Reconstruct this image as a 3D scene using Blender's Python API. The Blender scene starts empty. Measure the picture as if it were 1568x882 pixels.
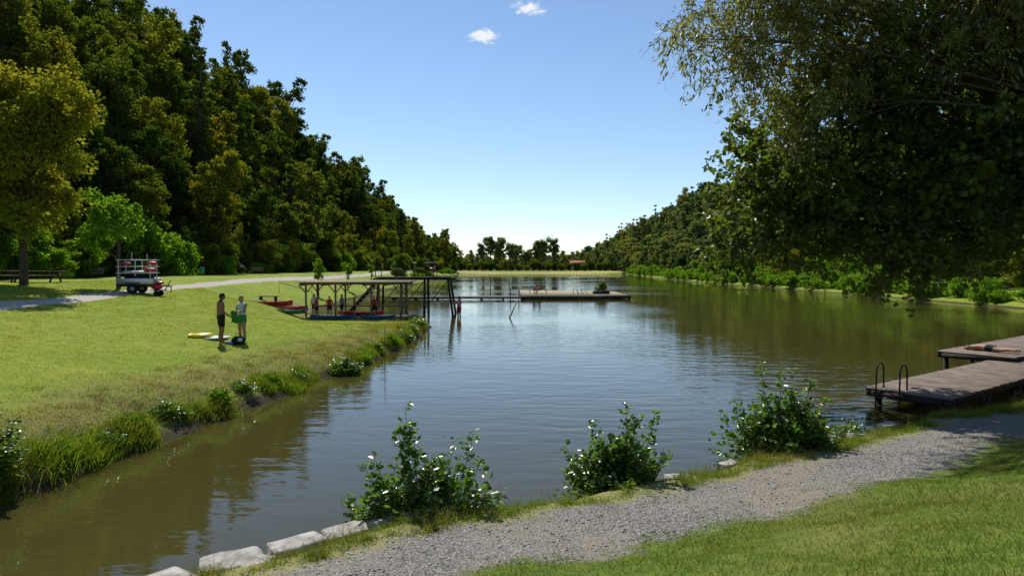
import bpy, math, numpy as np
from mathutils import Vector, Matrix
rng=np.random.default_rng(7)
scn=bpy.context.scene
COL=scn.collection
# ---------------------------------------------------------------- terrain functions
LAKE=np.array([(-10,-5),(-7.2,3),(-5.0,6.3),(-3.75,7.9),(-1.7,9.4),(0.66,10.4),(2.5,11.4),(4.5,12.6),(7.9,14.8),(9.9,16.0),(11.5,16.6),(14,17.8),(20,21),(30,28),(40,40),(46,60),(46.5,95),(46,132),(45,165),(50,248),(58,355),
(40,362),(0,365),(-28,360),(-24,300),(-21,260),(-21,180),(-21,130),(-19.5,90),(-17.5,62),(-17,53),(-15,49),(-11,47),(-7.5,46),(-5.7,44.6),(-5.1,41),(-5.1,32.5),(-5.6,26),(-6.3,23),(-6.9,18.7),(-7.45,16),(-7.7,13.8),(-7.9,12),(-8.2,10.4),(-10,8),(-14,4),(-18,-5)],float)
_g=rng.random((256,256))
def vn(x,y,sc=1.0):
    x=np.asarray(x,float)*sc;y=np.asarray(y,float)*sc
    xi=np.floor(x).astype(int);yi=np.floor(y).astype(int);fx=x-xi;fy=y-yi
    fx=fx*fx*(3-2*fx);fy=fy*fy*(3-2*fy)
    a=_g[xi%256,yi%256];b=_g[(xi+1)%256,yi%256];c=_g[xi%256,(yi+1)%256];d=_g[(xi+1)%256,(yi+1)%256]
    return (a*(1-fx)+b*fx)*(1-fy)+(c*(1-fx)+d*fx)*fy
def ss(a,b,x):
    t=np.clip((x-a)/(b-a),0,1);return t*t*(3-2*t)
def sdist(x,y):
    x=np.asarray(x,float);y=np.asarray(y,float)
    best=np.full(x.shape,1e9);ins=np.zeros(x.shape,bool)
    n=len(LAKE)
    for i in range(n):
        ax,ay=LAKE[i];bx,by=LAKE[(i+1)%n];dx,dy=bx-ax,by-ay
        t=np.clip(((x-ax)*dx+(y-ay)*dy)/(dx*dx+dy*dy),0,1)
        best=np.minimum(best,np.hypot(x-ax-t*dx,y-ay-t*dy))
        c=((ay>y)!=(by>y))
        xc=ax+(y-ay)*dx/(dy if dy!=0 else 1e-9)
        ins^=(c&(x<xc))
    s=np.where(ins,-best,best)
    return s+(vn(x,y,1.1)-.5)*.4+(vn(x,y,.33)-.5)*.5*ss(18,24,y)
def isleft(x,y):
    return x<np.interp(y,[-5,3,7,9,11,400],[-14,-9,-6.5,-5.3,-4.9,-4.9])
def XF(y): return np.interp(y,[0,50,64,100,200,300,420],[-41,-41,-42,-39,-35,-33,-34])
def H(x,y,full=False):
    x=np.asarray(x,float);y=np.asarray(y,float)
    s=sdist(x,y);L=isleft(x,y)
    sp=np.maximum(s,0)
    T=np.clip(.78+.1*(-x-9.5),.62,2.75)
    T=T-np.minimum(.95,T-.3)*ss(34,43,y)*ss(-18,-12.5,x)
    zl=np.minimum(T,np.where(sp<.5,.7*sp,.35+.28*(sp-.5)))
    zn=np.where(sp<.35,sp,.35+.1*(sp-.35))+np.clip(sp-2.8,0,7)*.2
    zr=np.where(sp<1,.5*sp,.5+.07*np.minimum(sp-1,40))
    zf=np.minimum(.3*sp,1.3)
    wr=ss(30,50,y);wf=ss(335,375,y)
    z=np.where(L,zl,zn*(1-wr)+zr*wr);z=z*(1-wf)+zf*wf
    Hl=np.interp(y,[-60,0,60,150,230,326,420,500],[30,35,38,37,28,14,3,0])
    Hr=np.interp(y,[0,300,430,700,1000,1500],[26,34,36,22,17,8])
    z=z+Hl*ss(0,1,(XF(y)-x)/38)**.9+Hr*ss(0,1,(x-60)/62)
    z=z+(vn(x,y,.35)-.5)*.12*np.clip(sp/3,0,1)+(vn(x,y,2.3)-.5)*.04*np.clip(sp,0,1)
    z=np.where(s<0,np.maximum(s*.7,-1.6),z)
    if full: return z,s,L,wr
    return z
def h(x,y): return float(H(np.array([x]),np.array([y]))[0])
# ---------------------------------------------------------------- mesh helpers
def mesh_np(name,V,F,mat=None,parent=None,rnd=None,smooth=False,attrs=None):
    me=bpy.data.meshes.new(name)
    Fs=F if isinstance(F,list) else [F]
    V=np.asarray(V,np.float32)
    me.vertices.add(len(V));me.vertices.foreach_set('co',V.ravel())
    nl=sum(f.size for f in Fs);npoly=sum(len(f) for f in Fs)
    me.loops.add(nl);me.polygons.add(npoly)
    me.loops.foreach_set('vertex_index',np.concatenate([f.ravel() for f in Fs]).astype(np.int32))
    cnt=np.concatenate([np.full(len(f),f.shape[1]) for f in Fs]).astype(np.int32)
    st=np.concatenate([[0],np.cumsum(cnt)[:-1]]).astype(np.int32)
    me.polygons.foreach_set('loop_start',st)
    me.polygons.foreach_set('loop_total',cnt)
    if smooth: me.polygons.foreach_set('use_smooth',np.ones(npoly,bool))
    me.update(calc_edges=True)
    if rnd is not None:
        a=me.attributes.new('rnd','FLOAT','FACE');a.data.foreach_set('value',np.asarray(rnd,np.float32))
    if attrs:
        for k,v in attrs.items():
            a=me.attributes.new(k,'FLOAT','POINT');a.data.foreach_set('value',np.asarray(v,np.float32))
    if mat: me.materials.append(mat)
    ob=bpy.data.objects.new(name,me);COL.objects.link(ob)
    if parent: ob.parent=parent
    return ob
def empty(name,loc=(0,0,0),rz=0):
    e=bpy.data.objects.new(name,None);COL.objects.link(e);e.location=loc;e.rotation_euler=(0,0,rz);e.empty_display_size=.3
    return e
class B:
    def __init__(s): s.V=[];s.F4=[];s.F3=[];s.n=0
    def add(s,V,F):
        V=np.asarray(V,float);F=np.asarray(F)
        (s.F4 if F.shape[1]==4 else s.F3).append(F+s.n);s.V.append(V);s.n+=len(V)
    def box(s,c,d,rz=0,rx=0,ry=0,taper=1.0):
        v=np.array([(x,y,z) for z in(-.5,.5) for y in(-.5,.5) for x in(-.5,.5)])
        v[4:,:2]*=taper
        v=v*np.array(d)
        R=np.array(Matrix.Rotation(rz,3,'Z')@Matrix.Rotation(ry,3,'Y')@Matrix.Rotation(rx,3,'X'))
        v=v@R.T+np.array(c)
        s.add(v,[(0,2,3,1),(4,5,7,6),(0,1,5,4),(2,6,7,3),(0,4,6,2),(1,3,7,5)])
    def beam(s,a,b,w,d=None):
        a=Vector(a);b=Vector(b);q=(b-a).to_track_quat('Z','Y');L=(b-a).length;d=d or w
        v=np.array([(x*w,y*d,z*L) for z in(0,1) for y in(-.5,.5) for x in(-.5,.5)])
        v=v@np.array(q.to_matrix()).T+np.array(a)
        s.add(v,[(0,2,3,1),(4,5,7,6),(0,1,5,4),(2,6,7,3),(0,4,6,2),(1,3,7,5)])
    def tube(s,P,R,n=8,cap=True):
        P=np.asarray(P,float);m=len(P);R=np.broadcast_to(np.asarray(R,float),(m,))
        T=np.gradient(P,axis=0);T/=np.linalg.norm(T,axis=1)[:,None]+1e-9
        up=np.array([0,0,1.]) if abs(T[0][2])<.9 else np.array([1.,0,0])
        vs=[]
        a=np.linspace(0,2*np.pi,n,endpoint=False)
        u=np.cross(T[0],up);u/=np.linalg.norm(u)
        for i in range(m):
            u=u-T[i]*np.dot(u,T[i]);u/=np.linalg.norm(u)+1e-9;w=np.cross(T[i],u)
            vs.append(P[i]+R[i]*(np.cos(a)[:,None]*u+np.sin(a)[:,None]*w))
        vs=np.concatenate(vs)
        i,j=np.meshgrid(np.arange(m-1),np.arange(n),indexing='ij');i=i.ravel();j=j.ravel();k=(j+1)%n
        F=np.stack([i*n+j,i*n+k,(i+1)*n+k,(i+1)*n+j],1)
        s.add(vs,F)
        if cap:
            base=s.n-m*n
            s.V.append(np.array([P[0],P[-1]]));ci=s.n;s.n+=2
            jj=np.arange(n);kk=(jj+1)%n
            s.F3.append(np.stack([np.full(n,ci),base+kk,base+jj],1))
            s.F3.append(np.stack([np.full(n,ci+1),base+(m-1)*n+jj,base+(m-1)*n+kk],1))
    def sphere(s,c,r,n=12,m=8):
        th=np.linspace(0,np.pi,m+1);ph=np.linspace(0,2*np.pi,n,endpoint=False)
        V=[(math.sin(t)*math.cos(p),math.sin(t)*math.sin(p),math.cos(t)) for t in th for p in ph]
        V=np.array(V)*np.array(r)+np.array(c)
        i,j=np.meshgrid(np.arange(m),np.arange(n),indexing='ij');i=i.ravel();j=j.ravel();k=(j+1)%n
        s.add(V,np.stack([i*n+j,(i+1)*n+j,(i+1)*n+k,i*n+k],1))
    def obj(s,name,mat,parent=None,bevel=0,smooth=False):
        Fs=[]
        if s.F4: Fs.append(np.concatenate(s.F4))
        if s.F3: Fs.append(np.concatenate(s.F3))
        o=mesh_np(name,np.concatenate(s.V),Fs,mat,parent,smooth=smooth)
        if bevel:
            m=o.modifiers.new('b','BEVEL');m.width=bevel;m.segments=2;m.limit_method='ANGLE'
        return o
# ---------------------------------------------------------------- materials
def newmat(name):
    m=bpy.data.materials.new(name);m.use_nodes=True;nt=m.node_tree;nt.nodes.clear()
    o=nt.nodes.new('ShaderNodeOutputMaterial');return m,nt,o
def N(nt,t): return nt.nodes.new(t)
def mixc(nt,f,a,b,bt='MIX'):
    m=nt.nodes.new('ShaderNodeMix');m.data_type='RGBA';m.blend_type=bt
    for i,v in((0,f),(6,a),(7,b)):
        if isinstance(v,(tuple,list)): m.inputs[i].default_value=(*v[:3],1)
        elif isinstance(v,(int,float)): m.inputs[i].default_value=v
        else: nt.links.new(v,m.inputs[i])
    return m.outputs[2]
def math_(nt,op,a,b=0,c=None):
    m=nt.nodes.new('ShaderNodeMath');m.operation=op
    for i,v in enumerate((a,b) if c is None else (a,b,c)):
        if isinstance(v,(int,float)): m.inputs[i].default_value=v
        else: nt.links.new(v,m.inputs[i])
    return m.outputs[0]
def mrange(nt,v,a,b,c=0,d=1):
    m=nt.nodes.new('ShaderNodeMapRange');m.interpolation_type='SMOOTHSTEP'
    nt.links.new(v,m.inputs[0])
    for i,x in enumerate((a,b,c,d)): m.inputs[i+1].default_value=x
    return m.outputs[0]
def noise(nt,scale,detail=4,rough=.55,vec=None,dist=0):
    n=nt.nodes.new('ShaderNodeTexNoise');n.inputs['Scale'].default_value=scale;n.inputs['Detail'].default_value=detail;n.inputs['Roughness'].default_value=rough;n.inputs['Distortion'].default_value=dist
    if vec is not None: nt.links.new(vec,n.inputs['Vector'])
    return n.outputs['Fac']
def simple(name,col,col2=None,scale=8,rough=.6,bump=.0,spec=.3,metal=0,stretch=None):
    m,nt,o=newmat(name)
    p=N(nt,'ShaderNodeBsdfPrincipled');p.inputs['Roughness'].default_value=rough;p.inputs['Metallic'].default_value=metal;p.inputs['Specular IOR Level'].default_value=spec
    tc=N(nt,'ShaderNodeTexCoord');vec=tc.outputs['Object']
    if stretch:
        mp=N(nt,'ShaderNodeMapping');mp.inputs['Scale'].default_value=stretch;nt.links.new(vec,mp.inputs[0]);vec=mp.outputs[0]
    f=noise(nt,scale,3,.6,vec)
    col2=col2 or tuple(c*.65 for c in col)
    c=mixc(nt,mrange(nt,f,.3,.7),col,col2)
    nt.links.new(c,p.inputs['Base Color'])
    if bump:
        b=N(nt,'ShaderNodeBump');b.inputs['Strength'].default_value=bump;b.inputs['Distance'].default_value=.02;nt.links.new(f,b.inputs['Height']);nt.links.new(b.outputs[0],p.inputs['Normal'])
    nt.links.new(p.outputs[0],o.inputs[0]);return m
def leafmat(name,c1,c2,c3=None,trans=.35,rough=.5,spec=.25,objvar=False,tmul=1.6,plain=False):
    m,nt,o=newmat(name)
    a=N(nt,'ShaderNodeAttribute');a.attribute_name='rnd'
    c=mixc(nt,a.outputs['Fac'],c1,c2)
    if c3:
        g=N(nt,'ShaderNodeNewGeometry');f=noise(nt,.45,0,.5,g.outputs['Position'])
        c=mixc(nt,mrange(nt,f,.45,.7),c,c3)
    if objvar:
        oi=N(nt,'ShaderNodeObjectInfo')
        k1=mrange(nt,oi.outputs['Random'],0,.55);k2=mrange(nt,oi.outputs['Random'],.6,1)
        cc=mixc(nt,k2,mixc(nt,k1,(.45,.62,.62),(1.0,.98,.85)),(1.65,1.32,.8))
        c=mixc(nt,1.0,c,cc,'MULTIPLY')
    if plain: p=N(nt,'ShaderNodeBsdfDiffuse');nt.links.new(c,p.inputs[0])
    else:
        p=N(nt,'ShaderNodeBsdfPrincipled');p.inputs['Roughness'].default_value=rough;p.inputs['Specular IOR Level'].default_value=spec
        nt.links.new(c,p.inputs['Base Color'])
    t=N(nt,'ShaderNodeBsdfTranslucent')
    nt.links.new(mixc(nt,1.0,c,(tmul*1.1,tmul*1.1,tmul*.42),'MULTIPLY'),t.inputs[0])
    mx=N(nt,'ShaderNodeMixShader');mx.inputs[0].default_value=trans
    nt.links.new(p.outputs[0],mx.inputs[1]);nt.links.new(t.outputs[0],mx.inputs[2]);nt.links.new(mx.outputs[0],o.inputs[0])
    return m
M_bark=simple('bark',(.11,.09,.065),(.05,.04,.028),14,.9,.6,stretch=(1,1,.2))
M_leafF=leafmat('forest_leaf',(.068,.108,.022),(.115,.155,.03),(.15,.16,.034),.38,objvar=True,plain=True)
M_leafD=leafmat('conifer_leaf',(.04,.075,.032),(.06,.09,.036),None,.15,objvar=True,plain=True)
M_leafHaze=leafmat('hazed_far_leaf',(.125,.175,.085),(.175,.215,.095),(.19,.205,.095),.35,objvar=True,plain=True)  # distance haze painted into the leaf colour: paler, bluer greens for far trees
M_leafB=leafmat('bright_leaf',(.095,.19,.02),(.15,.25,.032),None,.5,plain=True)
M_leafY=leafmat('maple_leaf',(.16,.185,.022),(.22,.235,.034),(.21,.20,.03),.45,plain=True)
M_alder=leafmat('alder_leaf',(.065,.105,.02),(.11,.155,.028),(.09,.12,.022),.46,.4,.35)
M_willow=leafmat('willow_leaf',(.12,.14,.055),(.19,.195,.08),(.17,.17,.055),.42,.45,.3)
M_bush=leafmat('bush_leaf',(.08,.155,.026),(.14,.215,.04),None,.43,.28,.6)
M_blade=leafmat('lawn_blade',(.095,.16,.024),(.165,.22,.036),(.19,.20,.048),.38,tmul=1.3,plain=True)
M_bladeL=leafmat('meadow_blade',(.21,.275,.026),(.32,.35,.042),(.33,.31,.06),.38,tmul=1.3,plain=True)
M_reed=leafmat('reed_blade',(.12,.195,.022),(.22,.28,.037),(.2,.21,.042),.42,.5,.2,tmul=1.4,plain=True)
M_dry=leafmat('dry_stem',(.30,.24,.10),(.24,.22,.075),None,.3,tmul=1.0,plain=True)
M_wood=simple('weathered_wood',(.26,.20,.15),(.15,.11,.08),6,.8,.4)
M_deck=simple('deck_wood',(.25,.195,.155),(.14,.108,.085),2.2,.85,.4)
M_dark=simple('dark_wood',(.06,.045,.036),(.03,.024,.02),6,.8,.3)
M_roof=simple('roof_boards',(.38,.33,.2),(.24,.2,.12),4,.8,.3)
M_metal=simple('dark_metal',(.04,.045,.05),(.03,.03,.03),10,.4,0,.5,.6)
M_steel=simple('steel',(.5,.5,.5),(.35,.35,.36),10,.35,0,.5,.8)
M_white=simple('white_paint',(.75,.75,.73),(.6,.6,.58),8,.5)
M_red=simple('red_plastic',(.55,.03,.03),(.42,.02,.03),3,.35,0,.5)
M_blue=simple('blue_plastic',(.03,.20,.36),(.02,.14,.28),3,.35,0,.5)
M_green=simple('green_plastic',(.03,.25,.12),(.02,.18,.1),3,.4,0,.5)
M_yel=simple('yellow_plastic',(.8,.62,.03),(.7,.5,.02),3,.35,0,.5)
M_black=simple('rubber',(.02,.02,.02),None,8,.8)
M_rock=simple('limestone',(.47,.44,.39),(.22,.20,.165),5,.9,1.0)
M_gstone=simple('gravel_stone',(.46,.44,.41),(.26,.25,.24),2.0,.85)
M_skin=simple('skin',(.46,.25,.16),(.40,.21,.135),6,.5,0,.35)
M_skin2=simple('skin_tan',(.27,.135,.075),(.23,.11,.062),6,.5,0,.35)
M_hair=simple('hair_dark',(.04,.025,.015),None,30,.6)
M_blond=simple('hair_blond',(.42,.30,.14),(.3,.2,.1),30,.6)
M_cloth=simple('cloth_black',(.02,.02,.025),None,10,.9)
M_clw=simple('cloth_white',(.7,.72,.72),(.55,.6,.62),10,.9)
M_clg=simple('cloth_green',(.05,.30,.07),(.04,.22,.05),10,.9)
M_clr=simple('cloth_red',(.5,.04,.03),(.4,.03,.03),10,.9)
M_clb=simple('cloth_blue',(.05,.18,.4),(.04,.12,.3),10,.9)
M_tile=simple('roof_tile',(.45,.15,.07),(.32,.10,.05),5,.8)
M_plaster=simple('plaster',(.55,.5,.42),(.45,.4,.34),3,.9)
M_glass=simple('window_glass',(.03,.04,.05),None,3,.1,0,.8)
def terrain_mat():
    m,nt,o=newmat('ground_material')
    g=N(nt,'ShaderNodeNewGeometry');P=g.outputs['Position']
    def at(n): a=N(nt,'ShaderNodeAttribute');a.attribute_name=n;return a.outputs['Fac']
    n1=noise(nt,.35,3,.6,P);n2=noise(nt,3.5,3,.65,P);n3=noise(nt,28,3,.7,P)
    mea=mixc(nt,mrange(nt,n1,.35,.65),(.205,.275,.028),(.275,.31,.04))
    mea=mixc(nt,mrange(nt,n2,.4,.75),mea,(.15,.21,.026))
    mea=mixc(nt,mrange(nt,n2,.58,.8,0,.6),mea,(.31,.27,.10))
    law=mixc(nt,mrange(nt,n2,.35,.65),(.08,.135,.02),(.135,.18,.03))
    law=mixc(nt,mrange(nt,n1,.5,.7,0,.6),law,(.20,.18,.06))
    near=at('near')
    col=mixc(nt,near,mea,law)
    col=mixc(nt,1.0,col,mixc(nt,n3,(.5,.5,.5),(1.5,1.5,1.5)),'MULTIPLY')
    ls=at('lshore')
    lsn=math_(nt,'ADD',ls,math_(nt,'MULTIPLY',math_(nt,'SUBTRACT',n2,.5),2.4))
    bank=mixc(nt,n3,(.11,.115,.035),(.28,.24,.095))
    col=mixc(nt,mrange(nt,lsn,1.4,4.4,.9,0),col,bank)
    mud=mixc(nt,n3,(.03,.024,.014),(.09,.07,.04))
    anyS=at('shore')
    col=mixc(nt,mrange(nt,anyS,.12,.4,1,0),col,mud)
    vo=N(nt,'ShaderNodeTexVoronoi');vo.inputs['Scale'].default_value=38;nt.links.new(P,vo.inputs['Vector'])
    hs=N(nt,'ShaderNodeSeparateColor');nt.links.new(vo.outputs['Color'],hs.inputs[0])
    gr=mixc(nt,hs.outputs[0],(.19,.18,.168),(.58,.55,.51))
    gr=mixc(nt,mrange(nt,vo.outputs['Distance'],.25,.6,0,.75),gr,(.09,.085,.075))
    gr=mixc(nt,mrange(nt,n1,.4,.7,0,.6),gr,(.34,.29,.21))
    gr=mixc(nt,mrange(nt,n2,.52,.75,0,.45),gr,(.17,.16,.14))
    ns=at('ns')
    nsn=math_(nt,'ADD',ns,math_(nt,'MULTIPLY',math_(nt,'SUBTRACT',n2,.5),1.1))
    nsn=math_(nt,'ADD',nsn,math_(nt,'MULTIPLY',math_(nt,'SUBTRACT',n3,.5),.6))
    gm=math_(nt,'MULTIPLY',mrange(nt,nsn,.7,1.1),mrange(nt,nsn,2.5,2.85,1,0))
    edge=mixc(nt,n3,(.15,.16,.035),(.36,.32,.15))
    em=math_(nt,'MULTIPLY',mrange(nt,nsn,.1,.3),mrange(nt,nsn,.9,1.15,1,0))
    col=mixc(nt,em,col,edge)
    col=mixc(nt,gm,col,gr)
    lp=math_(nt,'ADD',at('lp'),math_(nt,'MULTIPLY',math_(nt,'SUBTRACT',n2,.5),.5))
    gr2=mixc(nt,n3,(.36,.33,.27),(.52,.48,.40))
    col=mixc(nt,mrange(nt,lp,.75,.95,1,0),col,gr2)
    sand=mixc(nt,n3,(.20,.16,.10),(.30,.24,.16))
    col=mixc(nt,at('beach'),col,sand)
    fl=mixc(nt,n2,(.03,.035,.014),(.06,.06,.024))
    col=mixc(nt,at('forest'),col,fl)
    col=mixc(nt,at('dam'),col,mixc(nt,n1,(.45,.42,.13),(.38,.37,.13)))
    p=N(nt,'ShaderNodeBsdfPrincipled');p.inputs['Roughness'].default_value=.95;p.inputs['Specular IOR Level'].default_value=.1
    nt.links.new(col,p.inputs['Base Color'])
    hh=math_(nt,'SUBTRACT',n3,math_(nt,'MULTIPLY',math_(nt,'MULTIPLY',vo.outputs['Distance'],gm),1.0))
    b=N(nt,'ShaderNodeBump');b.inputs['Strength'].default_value=.8;b.inputs['Distance'].default_value=.035;nt.links.new(hh,b.inputs['Height']);nt.links.new(b.outputs[0],p.inputs['Normal'])
    nt.links.new(p.outputs[0],o.inputs[0]);return m
geom=np.geomspace
xs=np.concatenate([-60-geom(2,1500,26)[::-1],np.arange(-60,-14,1.),np.arange(-14,16,.2),np.arange(16,60,1.),60+geom(.01,1500,30)])
xs=np.unique(np.concatenate([xs,np.arange(62,130,4)]))
ys=np.unique(np.concatenate([np.arange(-60,3,3.),np.arange(3,20,.16),np.arange(20,50,.3),np.arange(50,130,1.),np.arange(130,450,4.),450+geom(1,3000,30)]))
X,Y=np.meshgrid(xs,ys,indexing='ij');X=X.ravel();Y=Y.ravel()
Z,S,L,WR=H(X,Y,True)
nx,ny=len(xs),len(ys)
i,j=np.meshgrid(np.arange(nx-1),np.arange(ny-1),indexing='ij');i=i.ravel();j=j.ravel()
F=np.stack([i*ny+j,(i+1)*ny+j,(i+1)*ny+j+1,i*ny+j+1],1)
LP=np.array([(-20,8),(-21.5,20),(-22.4,29.9),(-23.1,37),(-24.2,47),(-26.3,68),(-27,100),(-29,160),(-30,300)],float)
def pdist(x,y,P):
    best=np.full(x.shape,1e9)
    for k in range(len(P)-1):
        ax,ay=P[k];dx,dy=P[k+1]-P[k];t=np.clip(((x-ax)*dx+(y-ay)*dy)/(dx*dx+dy*dy),0,1)
        best=np.minimum(best,np.hypot(x-ax-t*dx,y-ay-t*dy))
    return best
nearm=np.where(L,0,1-WR)
attrs=dict(near=nearm,shore=S,ns=np.where(L,50,S+WR*50),lshore=np.where(L&(Y<60),np.maximum(S,0),20),lp=pdist(X,Y,LP),
  forest=np.clip(ss(-2,3,XF(Y)-X)+ss(56,62,X)*(Y>60)+ss(400,420,Y),0,1),dam=ss(358,361,Y)*(1-ss(366,370,Y))*(X<60)*(X>-40),
  beach=np.where(L,ss(44.6,45.6,Y)*(1-ss(56,62,Y))*(1-ss(1.0,2.0,S)),0))
ground=mesh_np('ground',np.stack([X,Y,Z],1),F,terrain_mat(),smooth=True,attrs=attrs)
def water_mat():
    m,nt,o=newmat('water_material')
    g=N(nt,'ShaderNodeNewGeometry');P=g.outputs['Position']
    mp=N(nt,'ShaderNodeMapping');mp.inputs['Scale'].default_value=(.6,1.5,1);mp.inputs['Rotation'].default_value=(0,0,.25);nt.links.new(P,mp.inputs[0])
    a=noise(nt,1.2,2,.5,mp.outputs[0],.3);b_=noise(nt,5.0,2,.55,mp.outputs[0],.2)
    big=noise(nt,.045,2,.5,P)
    amp=mrange(nt,big,.38,.62,.25,1.0)
    hh=math_(nt,'MULTIPLY',math_(nt,'ADD',a,math_(nt,'MULTIPLY',b_,.2)),amp)
    bp=N(nt,'ShaderNodeBump');bp.inputs['Strength'].default_value=1;bp.inputs['Distance'].default_value=.027;nt.links.new(hh,bp.inputs['Height'])
    p=N(nt,'ShaderNodeBsdfPrincipled');p.inputs['Roughness'].default_value=.02;p.inputs['IOR'].default_value=1.333
    sc=noise(nt,.12,2,.5,P)
    c=mixc(nt,sc,(.050,.044,.011),(.064,.058,.017))
    nt.links.new(c,p.inputs['Base Color']);nt.links.new(bp.outputs[0],p.inputs['Normal'])
    nt.links.new(p.outputs[0],o.inputs[0]);return m
wv=[(-35,-10,0),(66,-10,0),(66,372,0),(-35,372,0)]
mesh_np('water',wv,np.array([[0,1,2,3]]),water_mat())
# ---------------------------------------------------------------- vegetation generators
def rdir(n,r):
    v=r.normal(size=(n,3));return v/np.linalg.norm(v,axis=1)[:,None]
def leafquads(C,D,size,r,aspect=.55,upb=.4,hexa=False):
    n=len(C);Nn=rdir(n,r);Nn[:,2]=np.abs(Nn[:,2])+upb
    D=D/np.linalg.norm(D,axis=1)[:,None]
    W=np.cross(D,Nn);W/=np.linalg.norm(W,axis=1)[:,None]+1e-9
    Nn=np.cross(W,D)
    sz=np.broadcast_to(size,(n,))[:,None]
    if not hexa:
        V=np.stack([C-D*sz*.5,C+W*sz*aspect*.5,C+D*sz*.5,C-W*sz*aspect*.5],1).reshape(-1,3)
        return V,np.arange(4*n).reshape(n,4),1
    up=Nn*sz*.10
    V=np.stack([C-D*sz*.5,C-D*sz*.22+W*sz*aspect*.42+up,C+D*sz*.22+W*sz*aspect*.5+up,C+D*sz*.5-up*.5,C+D*sz*.22-W*sz*aspect*.5+up,C-D*sz*.22-W*sz*aspect*.42+up],1).reshape(-1,3)
    k=np.arange(n)[:,None]*6
    F=np.concatenate([k+np.array([0,1,2,3]),k+np.array([3,4,5,0])],1).reshape(-1,4)
    return V,F,2
def crown_mesh(name,r,lobes,nclump,leaves,size,rc,mat,shell=.45,aspect=.7,flat=.7):
    vol=np.array([np.prod(l[1]) for l in lobes])**.8;vol/=vol.sum()
    cc=[]
    for (c,rad),w in zip(lobes,vol):
        k=max(2,int(round(nclump*w)));d=rdir(k,r);rr=r.random(k)**shell
        cc.append(np.array(c)+d*rr[:,None]*np.array(rad))
    cc=np.concatenate(cc);per=leaves//len(cc)
    rcl=rc*(.6+.8*r.random(len(cc)))
    d=rdir(len(cc)*per,r);rr=r.random(len(d))**.5
    P=np.repeat(cc,per,0)+d*(rr*np.repeat(rcl,per))[:,None]*np.array([1,1,flat])
    D=d+rdir(len(d),r)*.8+np.array([0,0,-.2])
    V,Fq,k=leafquads(P,D,size*(.6+.8*r.random(len(P))),r,aspect)
    rn=np.repeat(np.clip(np.repeat(r.random(len(cc)),per)*.6+r.random(len(P))*.4,0,1),k)
    return mesh_np(name,V,Fq,mat,rnd=rn),cc
def tree_proto(name,seed,height,rad,mat,leaves,size,clear=.15,nclump=45,rc=1.1,conifer=False):
    r=np.random.default_rng(seed)
    lobes=[]
    hb=height*clear
    if conifer:
        for k in range(9):
            t=k/8;rr=rad*(1-t)*.9+.25
            lobes.append(((0,0,hb+(height-hb)*t),(rr,rr,height*.06)))
    else:
        lobes.append(((0,0,(hb+height)/2),(rad*.8,rad*.8,(height-hb)*.46)))
        for k in range(6):
            a=r.random()*6.28;zz=hb+(height-hb)*(.2+.65*r.random());q=rad*(.45+.25*r.random())
            lobes.append(((math.cos(a)*q,math.sin(a)*q,zz),(rad*.45,rad*.45,(height-hb)*.2)))
    ob,cc=crown_mesh(name+'_crown',r,lobes,nclump,leaves,size,rc,mat,shell=.4,flat=.8 if not conifer else .35)
    b=B();tr=height*.014+.03
    b.tube([(0,0,-1.5),(.05,0,hb),(.1,.05,height*.6),(0,.1,height*.92)],[tr*1.4,tr,tr*.6,tr*.15],7)
    for c in cc[::3]:
        zz=min(max(hb*.8,c[2]*.65),height*.85)
        b.tube([(0.05,0,zz),((c[0])*.5,c[1]*.5,(zz+c[2])/2),tuple(c)],[tr*.35,tr*.22,tr*.08],4,False)
    tk=b.obj(name+'_trunk',M_bark,smooth=True)
    return ob.data,tk.data,ob,tk
def join_proto(name,p):
    cr,tk,o1,o2=p
    bpy.ops.object.select_all(action='DESELECT')
    o1.select_set(True);o2.select_set(True);bpy.context.view_layer.objects.active=o1
    bpy.ops.object.join()
    me=o1.data;me.name=name;bpy.data.objects.remove(o1);return me
nearP=[join_proto('broadleaf_a',tree_proto('ta',1,17,4.6,M_leafF,13000,.38,.08,90,1.15)),
       join_proto('broadleaf_b',tree_proto('tb',2,20,4.8,M_leafF,13000,.40,.22,80,1.1)),
       join_proto('broadleaf_c',tree_proto('tc',3,14,4.9,M_leafF,12000,.36,.05,85,1.15)),
       join_proto('broadleaf_d',tree_proto('td',4,18,4.0,M_leafF,11000,.38,.28,75,.95)),
       join_proto('spruce_e',tree_proto('te',9,21,3.3,M_leafD,9000,.34,.08,110,.85,conifer=True))]
midP=[join_proto('mid_broadleaf_a',tree_proto('ma',5,17,4.6,M_leafF,5500,.6,.08,70,1.2)),
      join_proto('mid_broadleaf_b',tree_proto('mb',6,20,4.6,M_leafF,5500,.6,.1,75,1.1)),
      join_proto('mid_broadleaf_c',tree_proto('mc',8,14,4.9,M_leafF,5000,.58,.05,65,1.2))]
farP=[join_proto('distant_a',tree_proto('fa',11,15,4.6,M_leafHaze,3800,.75,.05,45,1.4)),
      join_proto('distant_b',tree_proto('fb',12,18,4.6,M_leafHaze,3800,.75,.05,45,1.3)),
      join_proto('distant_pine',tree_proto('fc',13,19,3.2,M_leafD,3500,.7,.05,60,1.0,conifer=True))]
popP=[join_proto('poplar_a',tree_proto('pa',21,17,3.0,M_leafHaze,3500,.6,.3,30,1.1)),join_proto('poplar_b',tree_proto('pb',22,15,2.8,M_leafHaze,3000,.6,.35,28,1.1))]
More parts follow.
